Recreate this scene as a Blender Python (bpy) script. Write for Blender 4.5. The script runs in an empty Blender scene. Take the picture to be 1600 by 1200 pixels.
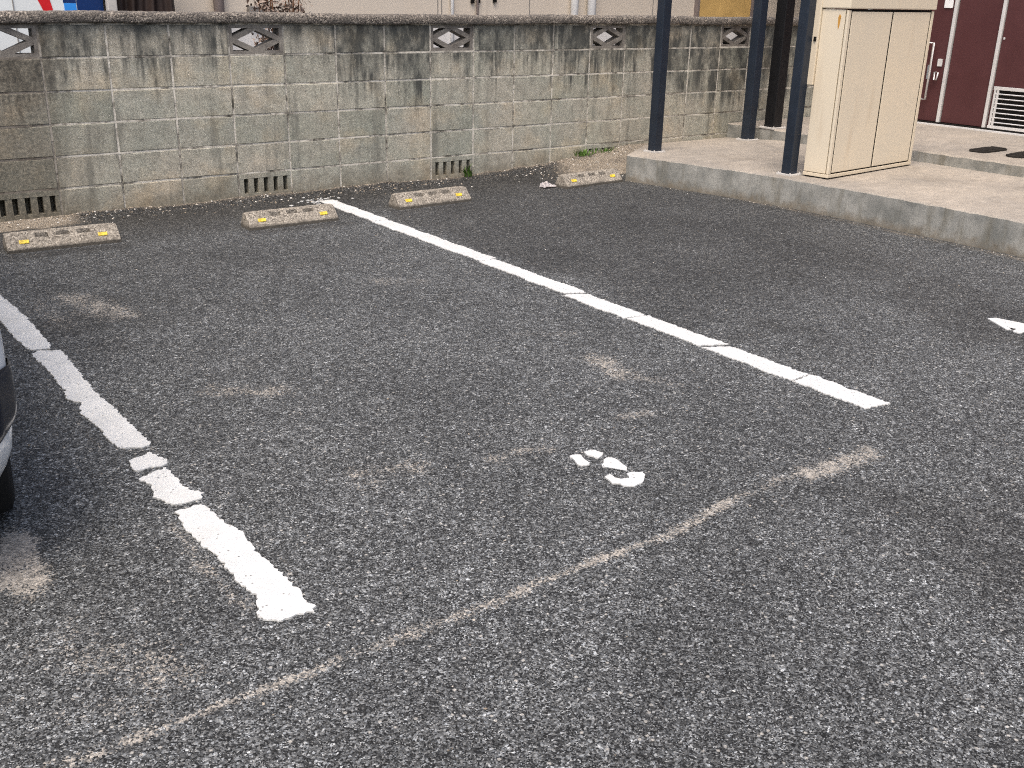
import bpy, bmesh, math, random
import numpy as np
from mathutils import Vector, Matrix

random.seed(7)
RNG = np.random.default_rng(7)
S = bpy.context.scene
COL = S.collection

# ------------------------------------------------------------------ camera
cam_d = bpy.data.cameras.new('camera')
cam = bpy.data.objects.new('camera', cam_d)
COL.objects.link(cam)
cam_d.sensor_fit = 'HORIZONTAL'
cam_d.sensor_width = 36.0
cam_d.lens = 35.83
cam_d.clip_start = 0.05
cam_d.clip_end = 1000
_r = Vector((0.80715, -0.58999, 0.02073))
_u = Vector((0.19502, 0.29962, 0.93391))
_f = Vector((0.55721, 0.74976, -0.35690))
cam.matrix_world = Matrix(((_r.x, _u.x, -_f.x, -1.5397),
                           (_r.y, _u.y, -_f.y, -6.9807),
                           (_r.z, _u.z, -_f.z, 1.4243),
                           (0, 0, 0, 1)))
S.camera = cam

# ------------------------------------------------------------------ sky, sun, exposure (soft overcast day)
SUN_EL = math.radians(63)
SUN_AZ = math.atan2(-0.72, -0.55)          # measured from +Y towards +X
world = bpy.data.worlds.new('World')
S.world = world
world.use_nodes = True
wn = world.node_tree.nodes
wl = world.node_tree.links
sky = wn.new('ShaderNodeTexSky')
sky.sky_type = 'NISHITA'
sky.sun_disc = False
sky.sun_elevation = SUN_EL
sky.sun_rotation = SUN_AZ
sky.air_density = 1.0
sky.dust_density = 6.0
sky.ozone_density = 0.6
wn['Background'].inputs['Strength'].default_value = 0.15
wl.new(sky.outputs[0], wn['Background'].inputs['Color'])
sun_d = bpy.data.lights.new('sun', 'SUN')
sun_d.energy = 1.0
sun_d.angle = math.radians(26)
sun_d.color = (1.0, 0.95, 0.88)
sun = bpy.data.objects.new('sun', sun_d)
COL.objects.link(sun)
sd = Vector((math.sin(SUN_AZ) * math.cos(SUN_EL), math.cos(SUN_AZ) * math.cos(SUN_EL), math.sin(SUN_EL)))
sun.rotation_euler = (-sd).to_track_quat('-Z', 'Y').to_euler()
sun.location = sd * 20
S.view_settings.view_transform = 'Standard'
S.view_settings.look = 'None'
S.view_settings.gamma = 1.0
S.view_settings.exposure = 0.68
S.view_settings.use_curve_mapping = False
S.render.engine = 'CYCLES'
S.cycles.use_denoising = False            # keep the grain of tarmac and concrete
S.cycles.pixel_filter_type = 'BLACKMAN_HARRIS'
S.cycles.filter_width = 1.1
S.cycles.max_bounces = 5
S.cycles.diffuse_bounces = 3


# ------------------------------------------------------------------ node helper
class NT:
    def __init__(self, name):
        self.m = bpy.data.materials.new(name)
        self.m.use_nodes = True
        self.t = self.m.node_tree
        self.b = self.t.nodes['Principled BSDF']
        self.pos = None

    def n(self, typ, **kw):
        o = self.t.nodes.new(typ)
        for k, v in kw.items():
            setattr(o, k, v)
        return o

    def put(self, sock, v):
        if v is None:
            return
        if isinstance(v, bpy.types.NodeSocket):
            self.t.links.new(v, sock)
        elif isinstance(v, (tuple, list)):
            v = tuple(v)
            if sock.type == 'RGBA' and len(v) == 3:
                v = v + (1.0,)
            sock.default_value = v
        else:
            sock.default_value = v

    def P(self):
        if self.pos is None:
            self.pos = self.n('ShaderNodeNewGeometry')
        return self.pos.outputs['Position']

    def objc(self):
        return self.n('ShaderNodeTexCoord').outputs['Object']

    def xyz(self, v):
        s = self.n('ShaderNodeSeparateXYZ')
        self.put(s.inputs[0], v)
        return s.outputs

    def scale(self, v, s):
        o = self.n('ShaderNodeVectorMath', operation='MULTIPLY')
        self.put(o.inputs[0], v)
        o.inputs[1].default_value = s
        return o.outputs[0]

    def vadd(self, a, b):
        o = self.n('ShaderNodeVectorMath', operation='ADD')
        self.put(o.inputs[0], a)
        self.put(o.inputs[1], b)
        return o.outputs[0]

    def noise(self, v, scale, detail=4, rough=0.55, col=False, dims='3D'):
        o = self.n('ShaderNodeTexNoise', noise_dimensions=dims)
        self.put(o.inputs['Vector'], v)
        o.inputs['Scale'].default_value = scale
        o.inputs['Detail'].default_value = detail
        o.inputs['Roughness'].default_value = rough
        return o.outputs['Color' if col else 'Fac']

    def voro(self, v, scale, feature='F1', dims='2D', rand=1.0):
        o = self.n('ShaderNodeTexVoronoi', feature=feature, voronoi_dimensions=dims)
        self.put(o.inputs['Vector'], v)
        o.inputs['Scale'].default_value = scale
        o.inputs['Randomness'].default_value = rand
        return o.outputs

    def ramp(self, f, stops, interp='LINEAR'):
        o = self.n('ShaderNodeValToRGB')
        o.color_ramp.interpolation = interp
        e = o.color_ramp.elements
        while len(e) > 1:
            e.remove(e[-1])
        for i, (p, c) in enumerate(stops):
            if not isinstance(c, (tuple, list)):
                c = (c, c, c)
            el = e[0] if i == 0 else e.new(p)
            el.position = p
            el.color = tuple(c) + (1.0,)
        self.put(o.inputs[0], f)
        return o.outputs[0]

    def math(self, op, a, b=None, c=None, clamp=False):
        o = self.n('ShaderNodeMath', operation=op, use_clamp=clamp)
        self.put(o.inputs[0], a)
        self.put(o.inputs[1], b)
        self.put(o.inputs[2], c)
        return o.outputs[0]

    def mr(self, v, a, b, c=0.0, d=1.0, smooth=False):
        o = self.n('ShaderNodeMapRange')
        if smooth:
            o.interpolation_type = 'SMOOTHSTEP'
        self.put(o.inputs[0], v)
        for i, x in enumerate((a, b, c, d)):
            o.inputs[1 + i].default_value = x
        return o.outputs[0]

    def mix(self, f, a, b, mode='MIX'):
        o = self.n('ShaderNodeMix', data_type='RGBA', blend_type=mode)
        self.put(o.inputs[0], f)
        self.put(o.inputs[6], a)
        self.put(o.inputs[7], b)
        return o.outputs[2]

    def rnd(self):
        return self.n('ShaderNodeObjectInfo').outputs['Random']

    def bump(self, h, strength=0.5, dist=0.01):
        o = self.n('ShaderNodeBump')
        o.inputs['Strength'].default_value = strength
        o.inputs['Distance'].default_value = dist
        self.put(o.inputs['Height'], h)
        self.t.links.new(o.outputs[0], self.b.inputs['Normal'])

    def done(self, col, rough=0.8, spec=0.3, metal=0.0):
        self.put(self.b.inputs['Base Color'], col)
        self.put(self.b.inputs['Roughness'], rough)
        self.b.inputs['Specular IOR Level'].default_value = spec
        self.b.inputs['Metallic'].default_value = metal
        return self.m


# ------------------------------------------------------------------ materials
def mat_asphalt():
    k = NT('asphalt')
    P = k.P()
    at = k.n('ShaderNodeAttribute', attribute_name='dirt')
    ch = k.n('ShaderNodeSeparateColor')
    k.t.links.new(at.outputs['Color'], ch.inputs[0])
    dust, dark, sand = ch.outputs[0], ch.outputs[1], ch.outputs[2]
    Q = P
    v1 = k.voro(Q, 345)
    v2 = k.voro(Q, 182)
    v3 = k.voro(Q, 60)
    c1 = k.n('ShaderNodeSeparateColor'); k.t.links.new(v1['Color'], c1.inputs[0])
    c2 = k.n('ShaderNodeSeparateColor'); k.t.links.new(v2['Color'], c2.inputs[0])
    c3 = k.n('ShaderNodeSeparateColor'); k.t.links.new(v3['Color'], c3.inputs[0])
    fine = k.ramp(c1.outputs[0], [(0, .004), (.25, .010), (.42, .045), (.68, .105), (.9, .21), (1, .42)])
    big = k.ramp(c2.outputs[0], [(0, .005), (.28, .016), (.5, .066), (.78, .14), (.94, .27), (1, .50)])
    col = k.mix(k.ramp(c2.outputs[1], [(.40, 0), (.6, .8)]), fine, big)
    tint = k.mix(c1.outputs[2], (1.0, 1.01, .97), (.93, 1.0, 1.05))
    col = k.mix(1.0, col, tint, 'MULTIPLY')
    col = k.mix(1.0, col, k.ramp(c3.outputs[0], [(0, .68), (.5, .97), (.88, 1.2), (1, 1.6)]), 'MULTIPLY')
    spark = k.math('MULTIPLY', k.ramp(c3.outputs[1], [(.968, 0), (.975, 1)]), k.ramp(v3['Distance'], [(.16, 1), (.30, 0)]))
    col = k.mix(k.math('MULTIPLY', spark, .8), col, (.46, .44, .40))
    big_n = k.ramp(k.noise(P, 1.3, 5, .6), [(.3, .78), (.5, 1.0), (.72, 1.22)])
    col = k.mix(1.0, col, big_n, 'MULTIPLY')
    mid_n = k.ramp(k.noise(P, 9, 3, .6), [(.3, .92), (.7, 1.08)])
    col = k.mix(1.0, col, mid_n, 'MULTIPLY')
    # damp / oily dark tarmac
    col = k.mix(dark, col, k.mix(1.0, col, (.40, .38, .36), 'MULTIPLY'))
    # tan dust sitting on the stones, grain by grain
    grain = k.math('ADD', k.math('MULTIPLY', k.math('ADD', k.math('MULTIPLY', c2.outputs[2], .6), k.math('MULTIPLY', c1.outputs[1], .4)), .85), k.math('MULTIPLY', k.noise(P, 40, 3), .5))
    df = k.mr(k.math('SUBTRACT', k.math('MULTIPLY', dust, 1.12), grain), -.08, .10)
    tan = k.mix(c2.outputs[0], (.21, .195, .172), (.55, .505, .44))
    col = k.mix(k.math('MULTIPLY', df, .85), col, tan)
    # loose sand and grit
    sf = k.mr(k.math('SUBTRACT', k.math('MULTIPLY', sand, 1.5), grain), -.28, .22)
    sc = k.ramp(c1.outputs[1], [(0, (.08, .067, .052)), (.5, (.21, .178, .138)), (.88, (.36, .31, .245)), (1, (.60, .56, .49))])
    col = k.mix(sf, col, sc)
    h = k.math('ADD', k.math('MULTIPLY', v1['Distance'], -.6), k.math('MULTIPLY', v2['Distance'], -.5))
    h = k.math('ADD', h, k.math('MULTIPLY', c1.outputs[0], .5))
    k.bump(h, .8, .003)
    return k.done(col, k.mr(c1.outputs[2], 0, 1, .62, .95), .35)


def speckle(k, P, col, scale=260, amt=.28, dims='3D'):
    n = k.noise(P, scale, 3, .7)
    return k.mix(1.0, col, k.ramp(n, [(.28, 1 - 1.6 * amt), (.5, 1.0), (.72, 1 + amt * 1.1)]), 'MULTIPLY')


def mat_block():
    k = NT('concrete_block')
    P = k.P()
    x, y, z = k.xyz(P)
    n1 = k.noise(P, 2.4, 5, .6)
    base = k.mix(k.ramp(n1, [(.35, 0), (.65, 1)]), (.345, .350, .298), (.415, .392, .328))
    r = k.rnd()
    base = k.mix(1.0, base, k.ramp(r, [(0, (.86, .88, .86)), (.5, (1, 1, 1)), (1, (1.12, 1.10, 1.07))]), 'MULTIPLY')
    n2 = k.noise(P, 12, 5, .65)
    base = k.mix(1.0, base, k.ramp(n2, [(.28, .74), (.5, 1.0), (.75, 1.20)]), 'MULTIPLY')
    base = speckle(k, P, base, 120, .26)
    base = k.mix(1.0, base, k.ramp(k.noise(P, 42, 4, .7), [(.3, .80), (.5, 1.0), (.7, 1.16)]), 'MULTIPLY')
    vp = k.voro(P, 320, dims='3D')
    vc = k.n('ShaderNodeSeparateColor'); k.t.links.new(vp['Color'], vc.inputs[0])
    base = k.mix(1.0, base, k.ramp(vc.outputs[0], [(0, .62), (.25, .92), (.8, 1.05), (1, 1.5)]), 'MULTIPLY')
    vq = k.voro(P, 75, dims='3D')
    vd = k.n('ShaderNodeSeparateColor'); k.t.links.new(vq['Color'], vd.inputs[0])
    near = k.ramp(vq['Distance'], [(.16, 1), (.30, 0)])
    base = k.mix(k.math('MULTIPLY', near, k.ramp(vd.outputs[0], [(.90, 0), (.93, .8)])), base, (.07, .065, .055))
    base = k.mix(k.math('MULTIPLY', near, k.ramp(vd.outputs[1], [(.93, 0), (.95, .8)])), base, (.70, .67, .60))
    # mildew streaks running down from the coping: how far down at each x
    ux = k.mr(x, -2.4, 8.4)
    def sx(v): return (v + 2.4) / 10.8
    reach = k.ramp(ux, [(sx(-2.4), .6), (sx(-.3), .75), (sx(.02), .55), (sx(.25), .42), (sx(.45), .30), (sx(.72), .45),
                        (sx(.95), .32), (sx(1.3), .22), (sx(1.9), .28), (sx(2.05), .56), (sx(2.3), .60), (sx(2.5), .45),
                        (sx(2.62), .78), (sx(2.8), .42), (sx(3.1), .42), (sx(3.4), .50), (sx(3.75), .40), (sx(4.1), .52), (sx(4.5), .56),
                        (sx(4.78), .62), (sx(5.0), .45), (sx(5.5), .72), (sx(6.2), .85), (sx(7), .8), (sx(8.4), .8)])
    streak = k.noise(k.scale(P, (1, 1, .07)), 17, 6, .62)
    streak2 = k.noise(k.scale(P, (1, 1, .2)), 6, 5, .6)
    s = k.math('ADD', k.math('MULTIPLY', streak, .6), k.math('MULTIPLY', streak2, .4))
    depth = k.mr(z, 1.22, .35, 0, 1)           # 0 under the coping, 1 low on the wall
    lim = k.math('ADD', k.math('MULTIPLY', reach, 1.08), k.math('MULTIPLY', k.math('SUBTRACT', s, .5), 2.3))
    m = k.mr(k.math('SUBTRACT', lim, depth), -.02, .30, 0, 1, True)
    patchy = k.ramp(k.noise(k.scale(P, (1, 1, .45)), 9, 6, .68), [(.34, .18), (.56, 1)])
    m = k.math('MULTIPLY', k.math('MULTIPLY', m, patchy), .95)
    base = k.mix(m, base, k.mix(k.noise(P, 30, 4), (.030, .034, .035), (.092, .095, .086)))
    # isolated runs of grime lower down, brownish soil splash near the foot and at the left end
    run = k.ramp(k.noise(k.scale(P, (1, 1, .13)), 8, 4, .6), [(.54, 0), (.70, .65)])
    base = k.mix(run, base, (.14, .14, .122))
    foot = k.mr(k.math('ADD', z, k.math('MULTIPLY', k.noise(P, 7, 5, .65), .34)), .15, .38, .8, 0, True)
    base = k.mix(foot, base, k.ramp(k.noise(P, 30, 5, .7), [(.3, (.07, .06, .045)), (.5, (.19, .17, .13)), (.7, (.33, .29, .22))]))
    left = k.mr(k.math('ADD', x, k.math('MULTIPLY', k.noise(P, 4, 4), .25)), .04, .34, .62, 0, True)
    base = k.mix(left, base, k.ramp(k.noise(P, 45, 5, .75), [(.35, (.035, .031, .025)), (.5, (.125, .11, .085)), (.68, (.34, .30, .23))]))
    # rusty-tan wash here and there
    base = k.mix(k.ramp(k.noise(P, 3.1, 4), [(.52, 0), (.68, .5)]), base, k.mix(1.0, base, (1.28, 1.12, .95), 'MULTIPLY'))
    k.bump(k.math('ADD', k.noise(P, 170, 3, .7), k.math('MULTIPLY', vp['Distance'], .5)), .55, .004)
    return k.done(base, .92, .2)


def mat_mortar():
    k = NT('mortar')
    P = k.P()
    x, y, z = k.xyz(P)
    a = k.noise(P, 6.5, 6, .7)
    c = k.ramp(a, [(.36, (.09, .085, .07)), (.44, (.30, .28, .24)), (.52, (.58, .55, .48)), (.66, (.70, .67, .59))])
    c = k.mix(k.math('MULTIPLY', k.mr(z, .8, 1.2, 0, 1), k.ramp(k.noise(k.scale(P, (1, 1, .3)), 5, 5, .65), [(.42, 0), (.6, .8)])), c, (.08, .08, .072))
    left = k.mr(x, -.05, .1, .8, 0)
    c = k.mix(left, c, (.13, .11, .09))
    c = speckle(k, P, c, 160, .3)
    k.bump(k.noise(P, 140, 3), .4, .004)
    return k.done(c, .95, .15)


def mat_coping():
    k = NT('coping_concrete')
    P = k.P()
    v = k.voro(P, 125, dims='3D')
    vc = k.n('ShaderNodeSeparateColor'); k.t.links.new(v['Color'], vc.inputs[0])
    c = k.ramp(vc.outputs[0], [(0, (.05, .045, .04)), (.4, (.14, .125, .11)), (.75, (.27, .235, .20)), (1, (.50, .45, .38))])
    c = k.mix(k.ramp(k.noise(P, 6, 5, .6), [(.35, .75), (.65, 0)]), c, (.10, .092, .083))
    c = speckle(k, P, c, 220, .3)
    k.bump(k.math('SUBTRACT', k.noise(P, 90, 4, .7), v['Distance']), .8, .005)
    return k.done(c, .95, .2)


def mat_openwork():
    k = NT('openwork_block')
    P = k.P()
    n = k.noise(P, 9, 5, .65)
    c = k.ramp(n, [(.3, (.10, .09, .08)), (.5, (.20, .185, .165)), (.7, (.31, .29, .25))])
    c = speckle(k, P, c, 180, .3)
    k.bump(k.noise(P, 150, 3), .5, .004)
    return k.done(c, .92, .2)


def mat_slab_top():
    k = NT('platform_concrete')
    P = k.P()
    x, y, z = k.xyz(P)
    n = k.noise(P, 1.8, 6, .62)
    c = k.mix(k.ramp(n, [(.35, 0), (.68, 1)]), (.375, .334, .280), (.272, .248, .216))
    c = k.mix(1.0, c, k.ramp(k.noise(k.scale(P, (.6, 1.2, 1)), 9, 6, .7), [(.3, .84), (.7, 1.12)]), 'MULTIPLY')
    c = speckle(k, P, c, 150, .30)
    c = k.mix(k.ramp(k.noise(P, 3.5, 6, .7), [(.54, 0), (.70, .55)]), c, (.20, .175, .145))
    # riser: greener, greyer, moss and soil towards the tarmac
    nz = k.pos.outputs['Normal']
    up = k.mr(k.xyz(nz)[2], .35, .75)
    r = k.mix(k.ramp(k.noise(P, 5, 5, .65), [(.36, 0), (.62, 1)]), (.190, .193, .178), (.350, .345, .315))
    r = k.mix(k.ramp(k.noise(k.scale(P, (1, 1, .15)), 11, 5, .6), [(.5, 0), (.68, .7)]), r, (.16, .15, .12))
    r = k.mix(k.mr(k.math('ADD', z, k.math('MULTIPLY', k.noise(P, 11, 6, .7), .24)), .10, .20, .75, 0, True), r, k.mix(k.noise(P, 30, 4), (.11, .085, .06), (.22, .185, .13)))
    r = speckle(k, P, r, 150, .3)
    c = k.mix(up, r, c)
    k.bump(k.noise(P, 110, 4, .7), .45, .005)
    return k.done(c, .9, .25)


def mat_stop():
    k = NT('wheel_stop_concrete')
    P = k.P()
    v = k.voro(P, 150, dims='3D')
    vc = k.n('ShaderNodeSeparateColor'); k.t.links.new(v['Color'], vc.inputs[0])
    c = k.ramp(vc.outputs[0], [(0, (.085, .075, .062)), (.22, (.21, .188, .157)), (.7, (.32, .288, .24)), (1, (.52, .475, .40))])
    n = k.noise(P, 16, 5, .65)
    c = k.mix(k.ramp(n, [(.30, .65), (.55, 0)]), c, (.15, .135, .115))
    ob = k.xyz(k.objc())
    c = k.mix(k.mr(k.math('ADD', ob[2], k.math('MULTIPLY', n, .03)), .030, .052, .85, 0, True), c, (.085, .078, .066))
    c = speckle(k, P, c, 240, .25)
    k.bump(k.math('SUBTRACT', k.noise(P, 120, 4, .7), k.math('MULTIPLY', v['Distance'], .7)), .5, .003)
    return k.done(c, .93, .2)


def mat_paint():
    k = NT('white_road_paint')
    P = k.P()
    c = k.mix(k.ramp(k.noise(P, 7, 5, .6), [(.35, 0), (.7, 1)]), (.62, .625, .612), (.53, .535, .52))
    c = k.mix(k.ramp(k.noise(P, 42, 4, .7), [(.60, 0), (.76, .55)]), c, (.44, .44, .42))
    v = k.voro(P, 90)
    vc = k.n('ShaderNodeSeparateColor'); k.t.links.new(v['Color'], vc.inputs[0])
    pit = k.math('MULTIPLY', k.ramp(vc.outputs[0], [(.955, 0), (.965, 1)]), k.ramp(v['Distance'], [(.18, 1), (.34, 0)]))
    c = k.mix(k.math('MULTIPLY', pit, .8), c, (.12, .115, .11))
    k.bump(k.math('ADD', k.noise(P, 190, 3, .7), k.math('MULTIPLY', k.noise(P, 60, 3), 1.0)), .5, .004)
    return k.done(c, .7, .3)


def plain(name, col, rough=.6, spec=.4, metal=0.0, var=.12, sc=9, bump=0.0, bsc=200):
    k = NT(name)
    P = k.objc()
    n = k.noise(P, sc, 5, .62)
    c = k.mix(1.0, col, k.ramp(n, [(.3, 1 - var), (.7, 1 + var)]), 'MULTIPLY')
    if bump:
        k.bump(k.noise(P, bsc, 3), bump, .003)
    return k.done(c, k.mr(n, .3, .7, max(0, rough - .06), min(1, rough + .06)), spec, metal)


def mat_cabinet(side=False):
    k = NT('cream_painted_steel')
    P = k.objc()
    x, y, z = k.xyz(P)
    c = k.mix(k.ramp(k.noise(P, 2.2, 4), [(.3, 0), (.7, 1)]), (.715, .625, .475), (.665, .595, .47))
    sm = k.ramp(k.noise(k.scale(P, (1, 1, .16)), 7, 4, .55), [(.58, 0), (.74, .45)])
    c = k.mix(sm, c, (.56, .46, .33))
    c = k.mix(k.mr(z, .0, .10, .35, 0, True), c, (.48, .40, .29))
    return k.done(c, .42, .45)


def mat_gravel():
    k = NT('gravel_chips')
    r = k.n('ShaderNodeNewGeometry').outputs['Random Per Island']
    c = k.ramp(r, [(0, (.10, .085, .07)), (.3, (.24, .20, .155)), (.55, (.40, .34, .26)), (.75, (.55, .50, .43)), (.9, (.70, .68, .63)), (1, (.75, .74, .70))])
    return k.done(c, .9, .2)


def mat_leaf(name, a, b):
    k = NT(name)
    r = k.n('ShaderNodeNewGeometry').outputs['Random Per Island']
    return k.done(k.mix(r, a, b), .7, .3)


def mat_siding(name, a, b):
    k = NT(name)
    P = k.P()
    c = k.mix(k.noise(k.scale(P, (1, 1, .2)), 3, 5, .6), a, b)
    c = k.mix(k.ramp(k.noise(k.scale(P, (1, 1, .1)), 9, 4), [(.6, 0), (.75, .3)]), c, (.36, .30, .25))
    c = speckle(k, P, c, 90, .08)
    k.bump(k.noise(P, 70, 3), .2, .004)
    return k.done(c, .85, .25)


M = dict(
    asphalt=mat_asphalt(), block=mat_block(), mortar=mat_mortar(), coping=mat_coping(), openwork=mat_openwork(),
    slab=mat_slab_top(), stop=mat_stop(), paint=mat_paint(), cabinet=mat_cabinet(), gravel=mat_gravel(),
    navy=plain('navy_painted_steel', (.0125, .0195, .032), .42, .45, 0, .2, 5, .15),
    black=plain('black_painted_steel', (.006, .006, .007), .5, .35),
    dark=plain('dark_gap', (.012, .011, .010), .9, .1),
    galv=plain('galvanised_steel', (.55, .53, .50), .6, .4, .2),
    yellow=plain('yellow_reflector', (.68, .50, .05), .45, .45, 0, .55, 70),
    maroon=plain('maroon_cladding', (.076, .0255, .026), .5, .35, 0, .1, 3, .1, 300),
    alu=plain('pale_aluminium', (.72, .71, .69), .35, .5, .3, .06),
    carwhite=plain('white_car_paint', (.78, .80, .80), .18, .5, 0, .02),
    gloss=plain('gloss_black_trim', (.005, .009, .020), .14, .25, 0, .05),
    tyre=plain('tyre_rubber', (.012, .012, .012), .85, .2, 0, .2, 30, .3),
    glass=plain('tinted_car_glass', (.012, .015, .018), .05, .6, 0, .02),
    lens=plain('clear_lamp_lens', (.35, .38, .40), .08, .6, .3, .05),
    rim=plain('steel_wheel_rim', (.40, .40, .41), .35, .5, .8),
    plate=plain('plain_number_plate', (.72, .62, .08), .5, .4),
    red=plain('red_vehicle_graphic', (.62, .012, .018), .35, .45, 0, .05),
    sky_blue=plain('light_blue_graphic', (.035, .28, .80), .35, .45, 0, .05),
    deep_blue=plain('deep_blue_graphic', (.004, .028, .13), .35, .45, 0, .05),
    truckwhite=plain('white_truck_paint', (.76, .80, .80), .3, .45, 0, .04),
    tarp=plain('dark_brown_tarpaulin', (.028, .017, .014), .6, .35, 0, .35, 6),
    siding=mat_siding('beige_house_siding', (.77, .67, .545), (.80, .715, .60)),
    plinth=mat_siding('pale_house_plinth', (.80, .78, .75), (.82, .80, .77)),
    ochre=plain('ochre_panel', (.72, .47, .17), .6, .3, 0, .12, 6),
    mauve=plain('mauve_grey_pipe', (.25, .205, .19), .6, .3),
    white=plain('white_plastic', (.80, .80, .79), .4, .4, 0, .04),
    grey=plain('grey_plastic', (.27, .255, .235), .6, .3),
    roof=plain('dark_roof_sheet', (.06, .06, .065), .6, .3),
    leaf_dry=mat_leaf('dry_brown_leaf', (.16, .11, .085), (.30, .24, .20)),
    leaf_green=mat_leaf('weed_leaf', (.06, .13, .02), (.13, .22, .045)),
    stem=plain('reddish_stem', (.13, .065, .035), .8, .2),
    paper=plain('off_white_paper', (.68, .64, .63), .8, .2, 0, .1, 30),
    rubber=plain('dark_rubber_mat', (.030, .027, .024), .9, .15, 0, .3, 60, .5),
    rust=plain('rust_bleed', (.52, .27, .06), .8, .2, 0, .3, 20),
)


# ------------------------------------------------------------------ mesh helpers
def link(name, me, mat=None, parent=None, loc=(0, 0, 0), rot=(0, 0, 0)):
    o = bpy.data.objects.new(name, me)
    if mat is not None and me is not None and not me.materials:
        me.materials.append(mat)
    COL.objects.link(o)
    o.parent = parent
    o.location = loc
    o.rotation_euler = rot
    return o


def to_mesh(bm, name, smooth=False):
    bmesh.ops.recalc_face_normals(bm, faces=bm.faces[:])
    me = bpy.data.meshes.new(name)
    bm.to_mesh(me)
    bm.free()
    if smooth:
        me.polygons.foreach_set('use_smooth', [True] * len(me.polygons))
    return me


def add_box(bm, x0, x1, y0, y1, z0, z1, bev=0.0):
    vs = [bm.verts.new((x, y, z)) for x in (x0, x1) for y in (y0, y1) for z in (z0, z1)]
    f = [(0, 1, 3, 2), (4, 6, 7, 5), (0, 4, 5, 1), (2, 3, 7, 6), (0, 2, 6, 4), (1, 5, 7, 3)]
    fs = [bm.faces.new([vs[i] for i in q]) for q in f]
    if bev:
        es = list({e for q in fs for e in q.edges})
        bmesh.ops.bevel(bm, geom=es, offset=bev, segments=2, affect='EDGES', profile=.6)


def box(name, b, mat, parent=None, bev=0.004, loc=(0, 0, 0), rot=(0, 0, 0)):
    bm = bmesh.new()
    add_box(bm, *b, bev=bev)
    return link(name, to_mesh(bm, name), mat, parent, loc, rot)


def add_prism(bm, pts, axis, a, b):
    """extrude 2D polygon: axis 'x' pts=(y,z), 'y' pts=(x,z), 'z' pts=(x,y)"""
    def v(p, t):
        return {'x': (t, p[0], p[1]), 'y': (p[0], t, p[1]), 'z': (p[0], p[1], t)}[axis]
    A = [bm.verts.new(v(p, a)) for p in pts]
    B = [bm.verts.new(v(p, b)) for p in pts]
    n = len(pts)
    fs = [bm.faces.new(A), bm.faces.new(B[::-1])]
    for i in range(n):
        fs.append(bm.faces.new((A[i], B[i], B[(i + 1) % n], A[(i + 1) % n])))
    return fs


def add_tube(bm, pts, r, seg=10, r2=None):
    pts = [Vector(p) for p in pts]
    rings = []
    n = len(pts)
    for i, p in enumerate(pts):
        d = (pts[min(i + 1, n - 1)] - pts[max(i - 1, 0)]).normalized()
        a = Vector((0, 0, 1)) if abs(d.z) < .9 else Vector((1, 0, 0))
        u = d.cross(a).normalized()
        w = d.cross(u)
        rr = r if r2 is None else r + (r2 - r) * i / max(1, n - 1)
        rings.append([bm.verts.new(p + (u * math.cos(t) + w * math.sin(t)) * rr)
                      for t in [2 * math.pi * q / seg for q in range(seg)]])
    for A, B in zip(rings, rings[1:]):
        for q in range(seg):
            bm.faces.new((A[q], A[(q + 1) % seg], B[(q + 1) % seg], B[q]))
    bm.faces.new(rings[0][::-1])
    bm.faces.new(rings[-1])


def tube(name, pts, r, mat, parent=None, seg=12):
    bm = bmesh.new()
    add_tube(bm, pts, r, seg)
    return link(name, to_mesh(bm, name, True), mat, parent)


def cut(me, cutter_bm):
    """boolean difference of a mesh by a bmesh"""
    a = bpy.data.objects.new('tmp_a', me)
    cme = to_mesh(cutter_bm, 'tmp_c')
    b = bpy.data.objects.new('tmp_b', cme)
    COL.objects.link(a); COL.objects.link(b)
    md = a.modifiers.new('b', 'BOOLEAN')
    md.operation = 'DIFFERENCE'
    md.solver = 'EXACT'
    md.object = b
    dg = bpy.context.evaluated_depsgraph_get()
    out = bpy.data.meshes.new_from_object(a.evaluated_get(dg))
    bpy.data.objects.remove(a); bpy.data.objects.remove(b)
    bpy.data.meshes.remove(cme)
    return out


def thing(name, label, cat, loc=(0, 0, 0), rz=0.0, group=None):
    o = bpy.data.objects.new(name, None)
    o.empty_display_size = .1
    COL.objects.link(o)
    o.location = loc
    o.rotation_euler = (0, 0, rz)
    return tag(o, label, cat, group)


def tag(o, label, cat, group=None):
    o['label'] = label
    o['category'] = cat
    if group:
        o['group'] = group
    return o


def kind(o, k):
    o['kind'] = k
    return o


def sstep(a, b, x):
    t = np.clip((x - a) / (b - a), 0, 1)
    return t * t * (3 - 2 * t)


def vnoise(x, y, s=1.0, seed=0):
    """cheap smooth value noise for arrays, 0..1"""
    x = np.asarray(x, float) * s
    y = np.asarray(y, float) * s
    xi = np.floor(x).astype(np.int64); yi = np.floor(y).astype(np.int64)
    fx = x - xi; fy = y - yi
    fx = fx * fx * (3 - 2 * fx); fy = fy * fy * (3 - 2 * fy)
    def h(a, b):
        n = (a * 374761393 + b * 668265263 + seed * 974711) & 0x7fffffff
        n = ((n ^ (n >> 13)) * 1274126177) & 0x7fffffff
        return ((n ^ (n >> 16)) & 0xffff) / 65535.0
    return (h(xi, yi) * (1 - fx) + h(xi + 1, yi) * fx) * (1 - fy) + (h(xi, yi + 1) * (1 - fx) + h(xi + 1, yi + 1) * fx) * fy


def fbm(x, y, s, seed=0, o=4):
    t = 0; a = .5; w = 0
    for i in range(o):
        t = t + a * vnoise(x, y, s, seed + i); w += a
        a *= .55; s *= 2.1
    return t / w


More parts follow.
